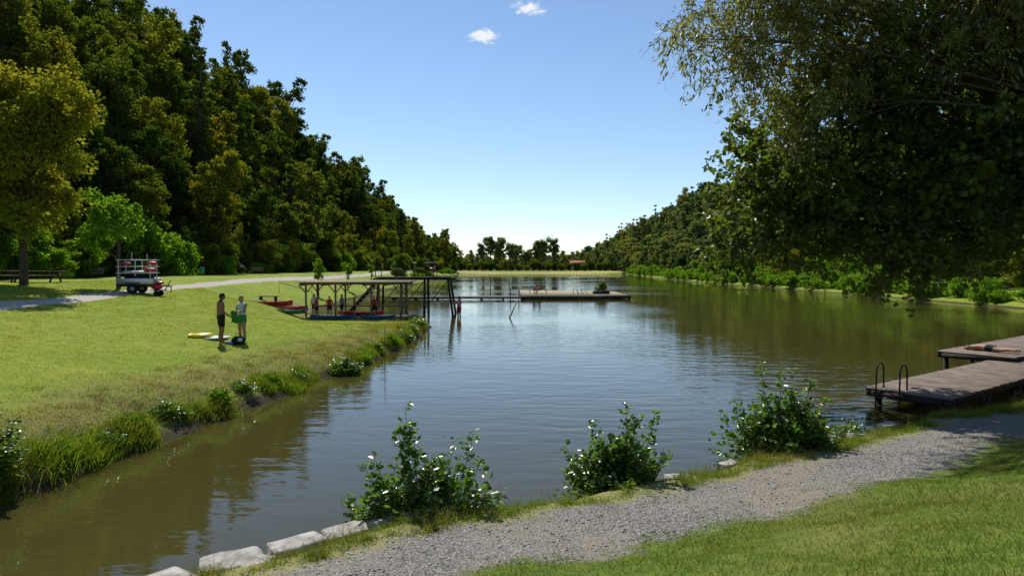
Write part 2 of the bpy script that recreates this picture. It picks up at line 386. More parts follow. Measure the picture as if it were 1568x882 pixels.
shrubP=[join_proto('shrub_a',tree_proto('sa',31,2.8,1.7,M_leafB,3500,.2,.0,30,.6)),join_proto('shrub_b',tree_proto('sb',32,2.2,1.9,M_leafB,3500,.2,.0,30,.6)),
        join_proto('shrub_c',tree_proto('sc',33,5.5,2.8,M_leafF,6500,.27,.0,45,.8)),join_proto('shrub_d',tree_proto('sd',34,5.0,2.5,M_leafB,6500,.25,.0,45,.8))]
def inst(parent,me,x,y,z,sc,r,nm='tree'):
    o=bpy.data.objects.new(nm,me);COL.objects.link(o);o.parent=parent;o.location=(x,y,z-.2)
    o.rotation_euler=((r.random()-.5)*.12,(r.random()-.5)*.12,r.random()*6.28);o.scale=(sc*(.85+.3*r.random()),sc*(.85+.3*r.random()),sc*(.82+.36*r.random()))
r=np.random.default_rng(5)
fL=empty('forest')
pts=[]
for y in np.arange(28,430,6.4):
    for k in range(8):
        x=XF(y)-1.5-k*5.8-(r.random()-.5)*3.5;yy=y+(r.random()-.5)*3.5
        if yy>260 and k>5: continue
        if -x/yy>1.2: continue
        pts.append((x,yy,k))
P_=np.array(pts);zz=H(P_[:,0],P_[:,1])
for (x,y,k),z in zip(pts,zz):
    s_=(.56+.46*r.random())*(.84+.05*min(k,5))
    if r.random()<.12: s_*=1.2
    me=(nearP[4] if r.random()<.09 else nearP[r.integers(4)]) if y<115 else (farP[2] if r.random()<.08 else midP[r.integers(3)])
    inst(fL,me,x,y,z,s_,r)
ug=empty('undergrowth')
for y in np.arange(30,330,2.8):
    x=XF(y)+1.5+(r.random()-.5)*4
    q=r.random()
    me=shrubP[2] if q<.45 else (shrubP[3] if q<.75 else shrubP[r.integers(2)])
    inst(ug,me,x,y,h(x,y),.5+.7*r.random(),r,'shrub')
fR=empty('forest')
pts=[]
for y in np.arange(60,760,8):
    for k in range(9):
        x=60+k*8.5+(r.random()-.5)*5;yy=y+(r.random()-.5)*5
        if x/yy>1: continue
        pts.append((x,yy))
for y in np.arange(455,800,22):
    for x in np.arange(-110,60,10): pts.append((x+(r.random()-.5)*7,y+(r.random()-.5)*14))
P_=np.array(pts);zz=H(P_[:,0],P_[:,1])
for (x,y),z in zip(pts,zz):
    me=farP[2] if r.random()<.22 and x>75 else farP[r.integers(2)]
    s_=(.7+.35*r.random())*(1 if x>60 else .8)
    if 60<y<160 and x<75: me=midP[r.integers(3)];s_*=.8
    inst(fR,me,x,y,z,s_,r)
pr=empty('poplar_row')
for x in np.linspace(-17,24,11):
    yy=398+(r.random()-.5)*10;xx=x+(r.random()-.5)*3;inst(pr,popP[r.integers(2)],xx,yy,h(xx,yy),.95+.35*r.random(),r)
hd=empty('shore_hedge')
for y in np.arange(58,350,2.6):
    xx=np.interp(y,LAKE[15:21,1],LAKE[15:21,0])+1.6+(r.random()-.5)*1.5
    inst(hd,shrubP[r.integers(2)],xx,y,h(xx,y),.6+.5*r.random()+ (.4 if r.random()<.12 else 0),r,'shrub')
for y in np.arange(62,200,9):
    xx=54+(r.random()-.5)*4;inst(hd,shrubP[2+r.integers(2)],xx,y,h(xx,y),.7+.5*r.random(),r,'shrub')
for x in np.arange(-40,60,4.):
    yy=380+(r.random()-.5)*8;inst(hd,shrubP[2],x,yy,h(x,yy),.7+.5*r.random(),r,'shrub')
for y in np.arange(150,355,4.):
    xx=np.interp(y,[130,180,260,300,360],[-21,-21,-21,-24,-28])-2-(r.random())*4
    if 195<y<240: continue
    inst(hd,shrubP[r.integers(3)],xx,y,h(xx,y),.5+.4*r.random(),r,'shrub')
for x,y,s_ in [(-30,250,.6),(-26,270,.7),(-30,300,.8),(-33,330,.9),(-37,372,1.0),(-44,400,.9),(-31,350,.8)]:
    inst(fL,midP[r.integers(3)],x,y,h(x,y),s_,r)
# -- big near trees with twigs
def big_tree(name,seed,base,lobes,dens,twigs,perl,size,aspect,mat,droop,twl,trunk_r,fork):
    r=np.random.default_rng(seed);root=empty(name)
    b=B();base=np.array(base,float);fork=np.array(fork,float)
    b.tube([base+[0,0,-.5],base+[0,0,.3],base*.55+fork*.45+[.1,0,0],fork],[trunk_r*1.6,trunk_r*1.15,trunk_r*.9,trunk_r*.75],14)
    cc=[]
    for lb in lobes:
        c=np.array(lb[0],float);rad=np.array(lb[1],float);df=lb[2] if len(lb)>2 else 1
        mid=(fork+c)/2+np.array([0,0,.12*np.linalg.norm(c-fork)])
        t=np.linspace(0,1,7)[:,None];cv=(1-t)**2*fork+2*t*(1-t)*mid+t*t*c
        rr=trunk_r*.42*min(1,.3+rad[0]/8)
        b.tube(cv,np.linspace(rr,rr*.25,7),8,False)
        k=max(8,int(dens*df*np.prod(rad)**.75));d=rdir(k,r);q=r.random(k)**.45
        pts=c+d*q[:,None]*rad
        for p in pts[::2]:
            s0=cv[r.integers(3,7)]
            m2=(s0+p)/2+np.array([0,0,.1*np.linalg.norm(p-s0)])+r.normal(size=3)*.3
            cv2=(1-t[::2])**2*s0+2*t[::2]*(1-t[::2])*m2+t[::2]**2*p
            b.tube(cv2,np.linspace(rr*.16+.01,.006,4),5,False)
        cc.append(pts)
    cc=np.concatenate(cc);n=len(cc)
    T0=np.repeat(cc,twigs,0)+r.normal(size=(n*twigs,3))*.3
    D=rdir(len(T0),r);D[:,2]=D[:,2]*.6-.1;Ln=twl*(.5+.9*r.random(len(T0)))
    for k in range(0,len(T0),3):
        p=T0[k];e=p+D[k]*Ln[k]+np.array([0,0,-droop*Ln[k]])
        b.tube([p,(p+e)/2+[0,0,droop*Ln[k]*.25],e],[.007,.005,.003],3,False)
    b.obj('trunk_and_branches',M_bark,root,smooth=True)
    tt=r.random((len(T0),perl))
    P=T0[:,None,:]+D[:,None,:]*(Ln[:,None]*tt)[:,:,None]
    P[:,:,2]-=droop*Ln[:,None]*tt**2
    P=P.reshape(-1,3)+r.normal(size=(len(T0)*perl,3))*.07
    DD=np.repeat(D,perl,0)+r.normal(size=P.shape)*.6+np.array([0,0,-droop*1.2])
    V,Fq,k=leafquads(P,DD,size*(.6+.7*r.random(len(P))),r,aspect,.3)
    rn=np.clip(np.repeat(np.repeat(r.random(n),twigs),perl)*.5+r.random(len(P))*.5,0,1)
    mesh_np('foliage',V,Fq,mat,root,rnd=rn)
    print(name,len(P))
    return root
big_tree('alder_tree',101,(18.5,19,h(18.5,19)),[((16.5,19,10.5),(7.5,6.5,6),.42),((8.6,20,6.9),(2.3,2.8,2.5)),((7.3,20,5.6),(1.4,1.8,1.5)),((6.7,20,4.5),(.9,1.2,.6),1.3),((8.8,19.5,4.8),(1.4,1.6,.9)),((10.3,18,5.5),(2.0,2,1.5)),((10.3,18,4.0),(1.0,1.0,.65),1.4),((9.6,18.5,8.6),(2.6,2.4,2.3)),((12.3,18,6.4),(2.4,2,1.7)),((11.8,17.5,4.9),(1.3,1.3,.8)),((14.5,17.5,6.8),(3.0,3.5,2.2),.8),((12.8,19,9),(3.2,3.2,3.2),.8),((20,17,7.5),(3.5,3.5,3),.3)],
   10,7,19,.165,.8,M_alder,.25,.75,.36,(18.0,19,4.0))
big_tree('willow_tree',102,(16.5,15.5,h(16.5,15.5)),[((12.5,17,13.2),(5.2,5.2,4.2),.8),((8,17,11.8),(2.8,2.8,2.6)),((5.6,17,10.6),(1.3,1.6,1.3)),((6.6,17,10.2),(1.5,1.6,1.4)),((4.6,17,9.4),(.8,1.2,.7),.8),((6.0,17.5,8.9),(1.0,1.3,.9)),((8.3,17.5,9.3),(1.9,1.8,1.5)),((7.2,17.5,7.9),(1.0,1.3,1.0)),((11,16,9.8),(2.2,2,1.6)),((13.5,15.5,9.5),(2.2,2,1.6))],
   10,7,20,.17,.3,M_willow,.6,.8,.32,(15.5,16,6.5))
def std_tree(name,seed,x,y,hh,rad,mat,leaves,size,clear,ncl,rc):
    me=join_proto(name,tree_proto('t',seed,hh,rad,mat,leaves,size,clear,ncl,rc))
    o=bpy.data.objects.new(name,me);COL.objects.link(o);o.location=(x,y,h(x,y));return o
std_tree('maple_tree',41,-29,40.5,12.6,4.6,M_leafY,32000,.24,.16,150,1.0)
std_tree('young_tree',42,-25.4,44,6.6,2.1,M_leafB,5500,.2,.25,40,.55)
for k,(x,y,hh) in enumerate([(-19.9,70,3.9),(-21.2,88,4.0),(-22.3,108,4.4)]):
    std_tree('sapling',50+k,x,y,hh,.55,M_leafB,700,.2,.3,14,.3)
for k,(x,y,hh,rd) in enumerate([(-33,62,3.6,2.2),(-31,75,4.2,2.4),(-36,55,3.0,2.0)]):
    std_tree('green_shrub',60+k,XF(y)+2.5,y,hh,rd,M_leafB,5000,.22,.02,45,.6)
# -- foreground bushes
def bush(name,seed,x,y,w,hh,nst,mat=M_bush,size=.09,tall=None,fill=1500,den=42,dome=.62):
    r=np.random.default_rng(seed);z=h(x,y);root=empty(name,(x,y,z));b=B();LP_=[];LD=[]
    for k in range(nst):
        a=r.random()*6.28;q=(r.random()**.6)*w/2
        Hh=hh*(.95-.5*(q/(w/2))**1.5)*(.65+.35*r.random())
        if tall and k<len(tall): q=abs(tall[k][0]);a=0 if tall[k][0]>0 else math.pi;Hh=tall[k][1]
        e=np.array([math.cos(a)*q,math.sin(a)*q*.75,Hh]);s0=np.array([math.cos(a)*q*.25,math.sin(a)*q*.2,-.1]);m=np.array([e[0]*.75,e[1]*.75,Hh*.45])
        t=np.linspace(0,1,8)[:,None];cv=(1-t)**2*s0+2*t*(1-t)*m+t*t*e
        b.tube(cv,np.linspace(.011,.003,8),5,False)
        nl=int(Hh*den)
        for i in range(nl):
            tt=.1+.9*r.random()**.85;p=(1-tt)**2*s0+2*tt*(1-tt)*m+tt*tt*e
            aa=r.random()*6.28;sl=(.05+.24*r.random()*(1.15-tt));d=np.array([math.cos(aa),math.sin(aa),.25+.3*r.random()])
            for q_ in range(1 if sl<.09 else 3):
                LP_.append(p+d*sl*(1-.35*q_)+r.normal(size=3)*.025);LD.append(d+r.normal(size=3)*.35)
    b.obj('stems',M_bark,root)
    d=rdir(fill,r);d[:,2]=np.abs(d[:,2]);q=(.4+.6*r.random(fill))[:,None]
    lump=(.65+.7*vn(d[:,0]*3+seed,d[:,1]*3+d[:,2]*2,1.0))[:,None]
    Pf=d*q*lump*np.array([w/2*.95,w/2*.7,hh*dome]);
    P=np.concatenate([np.array(LP_),Pf]);LDa=np.concatenate([np.array(LD),d+r.normal(size=d.shape)*.5])
    V,Fq,k=leafquads(P,LDa,size*(.55+.75*r.random(len(P))),r,.78,.9,True)
    mesh_np('leaves',V,Fq,mat,root,rnd=np.repeat(r.random(len(P)),k));return root
bush('alder_bush',1,-1.3,9.85,2.45,1.35,60,size=.095,tall=[(-.25,1.95),(-.12,1.5),(-.35,1.6),(.75,1.6),(.85,1.2),(-.85,1.1),(.45,1.45),(1.15,.65),(-1.2,.6),(-.7,1.2)],fill=1900,dome=.72)
bush('alder_bush',2,1.75,11.15,1.85,1.3,56,size=.095,tall=[(.15,1.6),(.6,1.5),(-.4,1.35),(-.85,.9),(.3,1.5),(.85,.85)],fill=1700,dome=.72)
bush('alder_bush',3,5.2,13.15,2.4,1.5,68,size=.095,tall=[(-.4,1.95),(.25,1.8),(.6,1.7),(-.9,1.3),(.9,1.3),(-1.1,.9),(0,1.85)],fill=2300,dome=.75)
bush('shore_shrub',4,7.4,14.7,1.5,.65,26,size=.06,fill=1000)
bush('alder_bush',5,-8.8,11.0,1.7,1.45,46,fill=1800)
bush('shore_shrub',6,-5.9,24.0,1.5,.95,44)
bush('shore_shrub',7,-5.4,34.0,1.2,.5,30,fill=800)
bush('shore_shrub',8,-5.6,40.0,1.2,.45,30,fill=800)
rb=np.random.default_rng(77)
for k,yy in enumerate([12.4,13.6,14.6,15.8,17.4,18.8,20.4,21.9,26.5,29,31,36.5]):
    xx=float(np.interp(yy,[10.4,12,13.8,16,18.7,23,26,32.5],[-8.2,-7.9,-7.7,-7.45,-6.9,-6.3,-5.6,-5.1]))-.3-.3*rb.random()
    bush('shore_shrub',20+k,xx,yy,.6+.6*rb.random(),.3+.3*rb.random(),16,mat=M_bush if k%2 else M_leafB,size=.06,fill=600)
# -- grass blades
def blades(name,P,hts,wd,r,mat,lean=.4,seg=1):
    n=len(P);a=r.random(n)*6.28;ln=lean*(.3+r.random(n));b=r.random(n)*6.28
    W=np.stack([np.cos(a),np.sin(a),np.zeros(n)],1)*(np.broadcast_to(wd,(n,))[:,None]/2)
    Dd=np.stack([np.cos(b)*ln,np.sin(b)*ln,np.ones(n)],1)
    Hh=hts[:,None]
    if seg==1:
        V=np.stack([P-W,P+W,P+Dd*Hh],1).reshape(-1,3);F=np.arange(3*n).reshape(n,3);rn=r.random(n);return mesh_np(name,V,F,mat,rnd=rn)
    m=P+Dd*Hh*.55;e=P+np.stack([np.cos(b)*ln*2.2,np.sin(b)*ln*2.2,np.full(n,.85)],1)*Hh
    V=np.stack([P-W,P+W,m+W*.8,m-W*.8,e],1).reshape(-1,3);k=np.arange(n)[:,None]*5
    rn=r.random(n)
    return mesh_np(name,V,[k+np.array([0,1,2,3]),k+np.array([3,2,4])],mat,rnd=np.concatenate([rn,rn]))
r=np.random.default_rng(9)
n=380000;x=r.uniform(-2,15,n);y=3.5+13*r.random(n)
z,s,L_,wr_=H(x,y,True)
k=(s>2.7+(vn(x,y,1.7)-.5)*.9)&(np.abs(x)<.8*y+.5)&(~L_)&(s<8)&(r.random(n)<.4+.75*vn(x,y,1.3))
P=np.stack([x,y,z-.005],1)[k]
dn=vn(x[k],y[k],.9)*.6+vn(x[k],y[k],4)*.5
blades('lawn_grass',P,.018+.05*r.random(len(P))*(.3+dn),.008,r,M_blade,.9)
n=240000;y=10+42*r.random(n)**1.3;x=-5-25*r.random(n)
z,s,L_,wr_=H(x,y,True);k=(s>.25)&(L_)&(np.abs(x)<.78*y+1)&(pdist(x,y,LP)>.9)&~((y>44.5)&(s<2.0))
P=np.stack([x,y,z-.01],1)[k];dn=vn(x[k],y[k],.8)*.5+vn(x[k],y[k],2.5)*.6
blades('meadow_grass',P,(.02+.07*r.random(len(P))*dn)*(1+.8*(s[k]<2.5)),.014+.0004*P[:,1],r,M_bladeL,.9)
def tufts(name,cx,cy,per,hmin,hmax,wd,rad,r,mat,lean=.45):
    n=len(cx)*per;ii=np.repeat(np.arange(len(cx)),per)
    px=cx[ii]+r.normal(size=n)*rad;py=cy[ii]+r.normal(size=n)*rad
    z=H(px,py);z=np.maximum(z,-.15)
    hs=(hmin+(hmax-hmin)*r.random(len(cx)))[ii]*(.5+.6*r.random(n))
    return blades(name,np.stack([px,py,z-.02],1),hs,wd,r,mat,lean,2)
SHX=lambda yy: float(np.interp(yy,[8,10.4,12,13.8,16,18.7,23,26,32.5,41,44.6,46],[-10,-8.2,-7.9,-7.7,-7.45,-6.9,-6.3,-5.6,-5.1,-5.1,-5.7,-6.8]))
c=[]
while len(c)<380:
    yy=10+36*r.random()**1.2;xx=SHX(yy)-.2-abs(r.normal())*.25
    if vn(xx*0+3,yy,1.1)>.45-.25*(yy>30): c.append((xx,yy))
c=np.array(c);tufts('shore_reeds',c[:,0],c[:,1],75,.15,.42,.014,.1,r,M_reed)
cl=np.array([(-8.3,12.0),(-8.1,12.8),(-7.9,14.3),(-7.3,17.2),(-6.6,20.6),(-8.5,11.2)])
tufts('tall_reeds',cl[:,0],cl[:,1],380,.45,.7,.016,.2,r,M_reed,.5)
c=[]
while len(c)<520:
    yy=10+30*r.random()**1.2;xx=SHX(yy)-.6-abs(r.normal())*1.4
    c.append((xx,yy))
c=np.array(c);tufts('bank_dry_grass',c[:,0],c[:,1],26,.05,.2,.012,.12,r,M_dry,.9)
c=[];sh=LAKE[1:12]
seg=np.diff(sh,axis=0);ll=np.cumsum(np.hypot(*seg.T));
def along(t):
    k=int(np.searchsorted(ll,t));k=min(k,len(seg)-1);p0=ll[k-1] if k else 0;f=(t-p0)/np.hypot(*seg[k]);p=sh[k]+seg[k]*f;nn=np.array([seg[k][1],-seg[k][0]]);return p,nn/np.hypot(*nn)
for q in range(760):
    p,nn=along(4+r.random()*(ll[-1]-5));c.append(p+nn*(.05+.85*r.random()**1.1))
c=np.array(c);kk=vn(c[:,0],c[:,1],1.6)>.34;c=c[kk]
tufts('bank_weeds',c[:,0],c[:,1],36,.04,.2,.009,.08,r,M_reed,.8)
c2=c[r.integers(0,len(c),230)];tufts('dry_weeds',c2[:,0],c2[:,1],12,.12,.38,.006,.08,r,M_dry,.5)
c3=np.array([(-3.3,8.5),(-3.7,8.0),(-2.5,9.0),(-.5,10.1),(.5,10.5),(3.2,12.0)]);tufts('dry_stalks',c3[:,0],c3[:,1],16,.45,.7,.008,.12,r,M_dry,.35)
c4=[]
for q in range(260):
    p,nn=along(3+r.random()*(ll[-1]-4));c4.append(p+nn*(2.1+.9*r.random()) )
for q in range(150):
    p,nn=along(3+r.random()*(ll[-1]-4));c4.append(p+nn*(.8+1.2*r.random()**2) )
c4=np.array(c4);tufts('path_weeds',c4[:,0],c4[:,1],16,.02,.08,.007,.08,r,M_blade,1.0)
n=30000;x=r.uniform(-5,14,n);y=r.uniform(4,18,n);z,s,L_,_w=H(x,y,True);k=(s>.6)&(s<2.9)&(~L_)&(np.abs(x)<.8*y)
x=x[k];y=y[k];z=z[k];n=len(x);sz=.006+.018*r.random(n)**2.5
o8=np.array([(1,0,0),(0,1,0),(-1,0,0),(0,-1,0),(0,0,.7),(0,0,-.7)],float)
V=(o8[None]*sz[:,None,None]*(.6+.8*r.random((n,6,1))))+np.stack([x,y,z+sz*.3],1)[:,None,:]
f8=np.array([(0,1,4),(1,2,4),(2,3,4),(3,0,4),(1,0,5),(2,1,5),(3,2,5),(0,3,5)])
mesh_np('gravel',V.reshape(-1,3),(f8[None]+np.arange(n)[:,None,None]*6).reshape(-1,3),M_gstone)
def rock(name,x,y,sx,sy,sz,rz,seed,z=None):
    import bmesh
    from mathutils import noise as mn
    bm=bmesh.new();rr=np.random.default_rng(seed)
    # angular block: convex hull of jittered box corners plus extra points
    for q in [(a,b,c) for a in(-.5,.5) for b in(-.5,.5) for c in(-.5,.5)]:
        bm.verts.new([q[0]*(.75+.3*rr.random()),q[1]*(.7+.35*rr.random()),q[2]*(.8+.3*rr.random())])
    for q in range(7):
        d=rr.normal(size=3);d/=np.linalg.norm(d);bm.verts.new(d*np.array([.56,.54,.5]))
    bmesh.ops.convex_hull(bm,input=bm.verts[:])
    lo=[v for v in bm.verts if not v.link_faces];bmesh.ops.delete(bm,geom=lo,context='VERTS')
    bmesh.ops.bevel(bm,geom=bm.edges[:],offset=.03,segments=1,affect='EDGES')
    bmesh.ops.triangulate(bm,faces=bm.faces[:]);bmesh.ops.subdivide_edges(bm,edges=bm.edges[:],cuts=2,use_grid_fill=True)
    o=Vector(rr.random(3)*50)
    for v in bm.verts:
        v.co.x*=sx;v.co.y*=sy;v.co.z*=sz
        v.co+=mn.noise_vector(v.co*7+o)*.022+mn.noise_vector(v.co*18+o)*.009
    me=bpy.data.meshes.new(name);bm.to_mesh(me);bm.free();me.materials.append(M_rock)
    ob=bpy.data.objects.new(name,me);COL.objects.link(ob);ob.location=(x,y,h(x,y) if z is None else z);ob.rotation_euler=((rr.random()-.5)*.25,(rr.random()-.5)*.25,rz);return ob
for k,(x,y,a,b_,c_,rz,zz_) in enumerate([(-3.95,7.5,.85,.6,.4,.9,.12),(-3.35,8.05,.8,.5,.36,.6,.14),(-3.0,7.95,.4,.3,.25,1.2,.2),(-2.75,8.55,.7,.5,.36,.75,.15),(-2.2,8.95,.6,.42,.34,.5,.17),(-1.85,9.3,.45,.38,.34,1.1,.17),(-1.45,9.5,.35,.3,.28,.4,.17),(2.75,11.5,.32,.22,.2,.4,.17),(3.9,12.15,.42,.27,.24,.5,.19),(5.95,13.45,.5,.35,.3,.5,.22),(6.4,13.75,.4,.3,.25,.9,.22),(7.2,14.2,.35,.25,.22,.3,.2),(8.3,15.0,.45,.3,.26,.4,.2),(-.3,9.9,.3,.2,.18,.3,.14)]):
    rock('shore_rock',x,y,a,b_,c_,rz,k,zz_)
# ---------------------------------------------------------------- right docks
u=np.array([.8,.6]);v=np.array([.6,-.8]);A=np.array([9.65,18.6]);ang=math.atan2(.6,.8)
def dock(name,u0,u1,v0,v1,z,O=A):
    root=empty(name);b=B();rr=np.random.default_rng(3);w=.14
    for uu in np.arange(u0,u1,w+.012):
        c=O+u*(uu+w/2)+v*((v0+v1)/2+rr.normal()*.012);ex=rr.random()*.05
        b.box((c[0],c[1],z-.022+rr.random()*.008),(w,(v1-v0)+ex,.045),ang+rr.normal()*.002)
    b.obj('planks',M_deck,root,.004)
    b=B()
    for vv in (v0+.1,(v0+v1)/2,v1-.1):
        c=O+u*(u0+u1)/2+v*vv;b.box((c[0],c[1],z-.13),(u1-u0-.05,.12,.16),ang)
    for uu in (u0+.04,u1-.04):
        c=O+u*uu+v*(v0+v1)/2;b.box((c[0],c[1],z-.135),(.06,v1-v0-.3,.17),ang)
    for uu in np.arange(u0+.5,u1,2.4):
        for vv in (v0+.15,v1-.15):
            c=O+u*uu+v*vv;b.tube([(c[0],c[1],-1.2),(c[0],c[1],z-.2)],[.09,.09],10)
    b.obj('frame',M_dark,root);return root
dock('wooden_dock',0,15,0,2.1,.5)
dock('sunbathing_deck',8.95,21,-1.7,.75,.66)
root=empty('pool_ladder');b=B()
for vv in (.35,.95):
    def q(uu,zz): c=A+u*uu+v*vv;return (c[0],c[1],zz)
    pts=[q(.35,.5),q(.33,1.0)]+[q(.13+.2*math.cos(t),1.0+.2*math.sin(t)) for t in np.linspace(0.3,math.pi-.3,7)]+[q(-.07,1.0),q(-.09,.4),q(-.12,-.8)]
    b.tube(pts,.022,10)
for zz in (.3,.05,-.2):
    c1=A+u*-.1+v*.35;c2=A+u*-.1+v*.95;b.tube([(c1[0],c1[1],zz),(c2[0],c2[1],zz)],.02,8)
b.obj('rails_and_rungs',M_metal,root,smooth=True)
# ---------------------------------------------------------------- canopy, tower, pier
root=empty('boat_shelter');b=B()
cx0,cx1,cy0,cy1=-14.3,-7.1,45.8,48.9
for y_ in np.linspace(cy0,cy1,12):
    b.box(((cx0+cx1)/2,y_,2.78+.04*math.sin(y_*9)),(cx1-cx0+.5,.27,.04),0,.06)
b.obj('roof',M_roof,root)
b=B()
for y_ in (cy0+.15,cy1-.15): b.beam((cx0,y_,2.66),(cx1,y_,2.66),.12,.16)
for x_ in np.linspace(cx0+.1,cx1-.1,6): b.beam((x_,cy0-.05,2.55),(x_,cy1+.05,2.55),.08,.1)
for x_ in (cx0+.4,-11.9,-9.5,cx1-.4):
    for y_ in (cy0+.2,cy1-.2):
        b.tube([(x_,y_,-.8),(x_,y_,2.6)],.07,8)
        b.beam((x_,y_,2.0),(x_+.5,y_,2.58),.06);b.beam((x_,y_,2.0),(x_-.5,y_,2.58),.06)
b.beam((cx0+.4,cy1-.2,1.0),(cx1-.4,cy1-.2,1.0),.06,.1)
b.obj('posts_and_beams',M_wood,root)
b=B()
for k in range(12): b.box(((cx0+cx1)/2,cy0+.3+k*.22,.34),(cx1-cx0-.4,.2,.05))
b.obj('floor',M_deck,root)
root=empty('diving_platform');b=B()
px0,px1,py0,py1=-10.6,-4.9,53,55.4
for k in range(20): b.box((px0+ (k+.5)*(px1-px0)/20,(py0+py1)/2,2.96),(.26,py1-py0,.06))
for y_ in (py0+.1,py1-.1): b.beam((px0-.2,y_,2.83),(px1+.3,y_,2.83),.12,.16)
for x_ in np.linspace(px0+.2,px1-.1,4):
    for y_,dy in ((py0+.15,-.35),(py1-.15,.35)):
        dx=.55 if x_>px1-.5 else (-.2 if x_<px0+.5 else 0)
        b.tube([(x_+dx,y_+dy,-1),(x_,y_,2.85)],[.10,.085],8)
xx=np.linspace(px0+.2,px1-.1,4)
for k in range(3):
    b.beam((xx[k],py0+.05,.5),(xx[k+1],py0+.1,2.7),.06)
b.beam((xx[3],py0+.1,1.4),(xx[0],py0+.1,1.4),.07)
b.beam((xx[3]+.3,py0,.9),(xx[3]+.3,py1,.9),.08)
for k in range(9): b.beam((-10.6-.25*k,54,2.6-.29*k),(-10.6-.25*k,55,2.6-.29*k),.24,.05)
b.beam((-10.5,53.95,2.9),(-13,53.95,.1),.06,.16);b.beam((-10.5,55.05,2.9),(-13,55.05,.1),.06,.16)
b.obj('tower_frame',M_dark,root)
b=B()
for x_ in np.linspace(px0,px1-1.2,4):
    for y_ in (py0,py1): b.beam((x_,y_,2.95),(x_,y_,3.5 if x_>px0+.1 else 4.1),.055)
for y_ in(py0,py1): b.beam((px0,y_,3.48),(px1-1.2,y_,3.48),.045)
b.obj('railing',M_metal,root)
b=B();b.box((-5.3,54.2,3.05),(2.2,.5,.06));b.obj('diving_board',M_wood,root)
root=empty('jetty');b=B()
for k in range(120):
    x_=-14+k*.135;b.box((x_,78,.34),(.12,1.3,.05))
b.obj('planks',M_wood,root)
b=B()
for y_ in (77.45,78.55): b.beam((-14,y_,.25),(2,y_,.25),.12,.16)
for x_ in np.arange(-13.5,2,2.5):
    for y_ in (77.5,78.5): b.tube([(x_,y_,-1),(x_,y_,.3)],.1,8)
for x_ in (-.6,.6): b.tube([(x_*.8+.3,77.3,-1),(x_*.8+.3,77.3,1.3)],.05,8)
b.obj('beams',M_dark,root)
root=empty('swimming_platform');b=B()
for k in range(60):
    t=k/60;x0=1.2+t*12.6;ya=77.5+t*1.5;yb=96-1.2*t-3.5*(t>.8)
    b.box((x0,(ya+yb)/2,.42),(.19,yb-ya,.06))
b.obj('planks',M_roof,root)
b=B()
b.beam((1.1,77.5,.26),(13.7,79.0,.26),.12,.22);b.beam((13.7,79.0,.26),(13.7,91.0,.26),.12,.22);b.beam((1.1,77.6,.26),(1.1,96,.26),.12,.22)
for x_,y_ in [(1.2,77.7),(4.3,78.1),(7.4,78.5),(10.5,78.8),(13.6,79.2),(13.5,90),(8,92),(3,94)]: b.tube([(x_,y_,-1.5),(x_,y_,.3)],.14,8)
b.obj('frame',M_dark,root)
def bench(name,x,y,z,rz,L=1.8,mat=M_wood,back=True):
    root=empty(name,(x,y,z),rz);b=B()
    for k in range(3): b.box((0,-.16+.16*k,.45),(L,.14,.04))
    b.obj('seat',mat,root)
    if back:
        b=B()
        for k in range(3): b.box((0,.25+.03*k,.6+.14*k),(L,.03,.11))
        b.obj('backrest',mat,root)
    b=B()
    for sx in (-L/2+.2,L/2-.2):
        b.beam((sx,-.18,0),(sx,-.18,.43),.06);b.beam((sx,.2,0),(sx,.2,.43),.06)
        if back: b.beam((sx,.21,.4),(sx,.34,.95),.05)
        b.beam((sx,-.2,.40),(sx,.22,.40),.06)
    b.obj('legs',M_dark,root);return root
bench('bench',3.2,84,.45,0,2.4,back=False)
root=empty('hand_rail');b=B()
for x_ in (7.4,7.9,8.4):
    b.tube([(x_,82,.4),(x_,82,1.1),(x_+.2,82,1.2),(x_+.7,82,.5)],.035,8)
b.obj('rails',M_steel,root)
root=empty('planted_tub',(11,84.2,.45));b=B();b.tube([(0,0,0),(0,0,.15),(0,0,.4)],[1.0,1.1,.95],14);b.obj('tub',M_dark,root)
rr=np.random.default_rng(4);ob,_=crown_mesh('plants',rr,[((0,0,.75),(.8,.8,.5)),((.1,0,1.3),(.3,.3,.4))],26,1500,.14,.3,M_leafF);ob.parent=root
root=empty('wooden_pole');b=B();b.tube([(-.45,50,-.6),(.38,51,1.25)],[.06,.05],8);b.obj('pole',M_roof,root)
root=empty('wooden_stake');b=B();b.tube([(-5.05,27,-.4),(-5.05,27,1.5)],[.018,.012],6);b.obj('stake',M_wood,root)
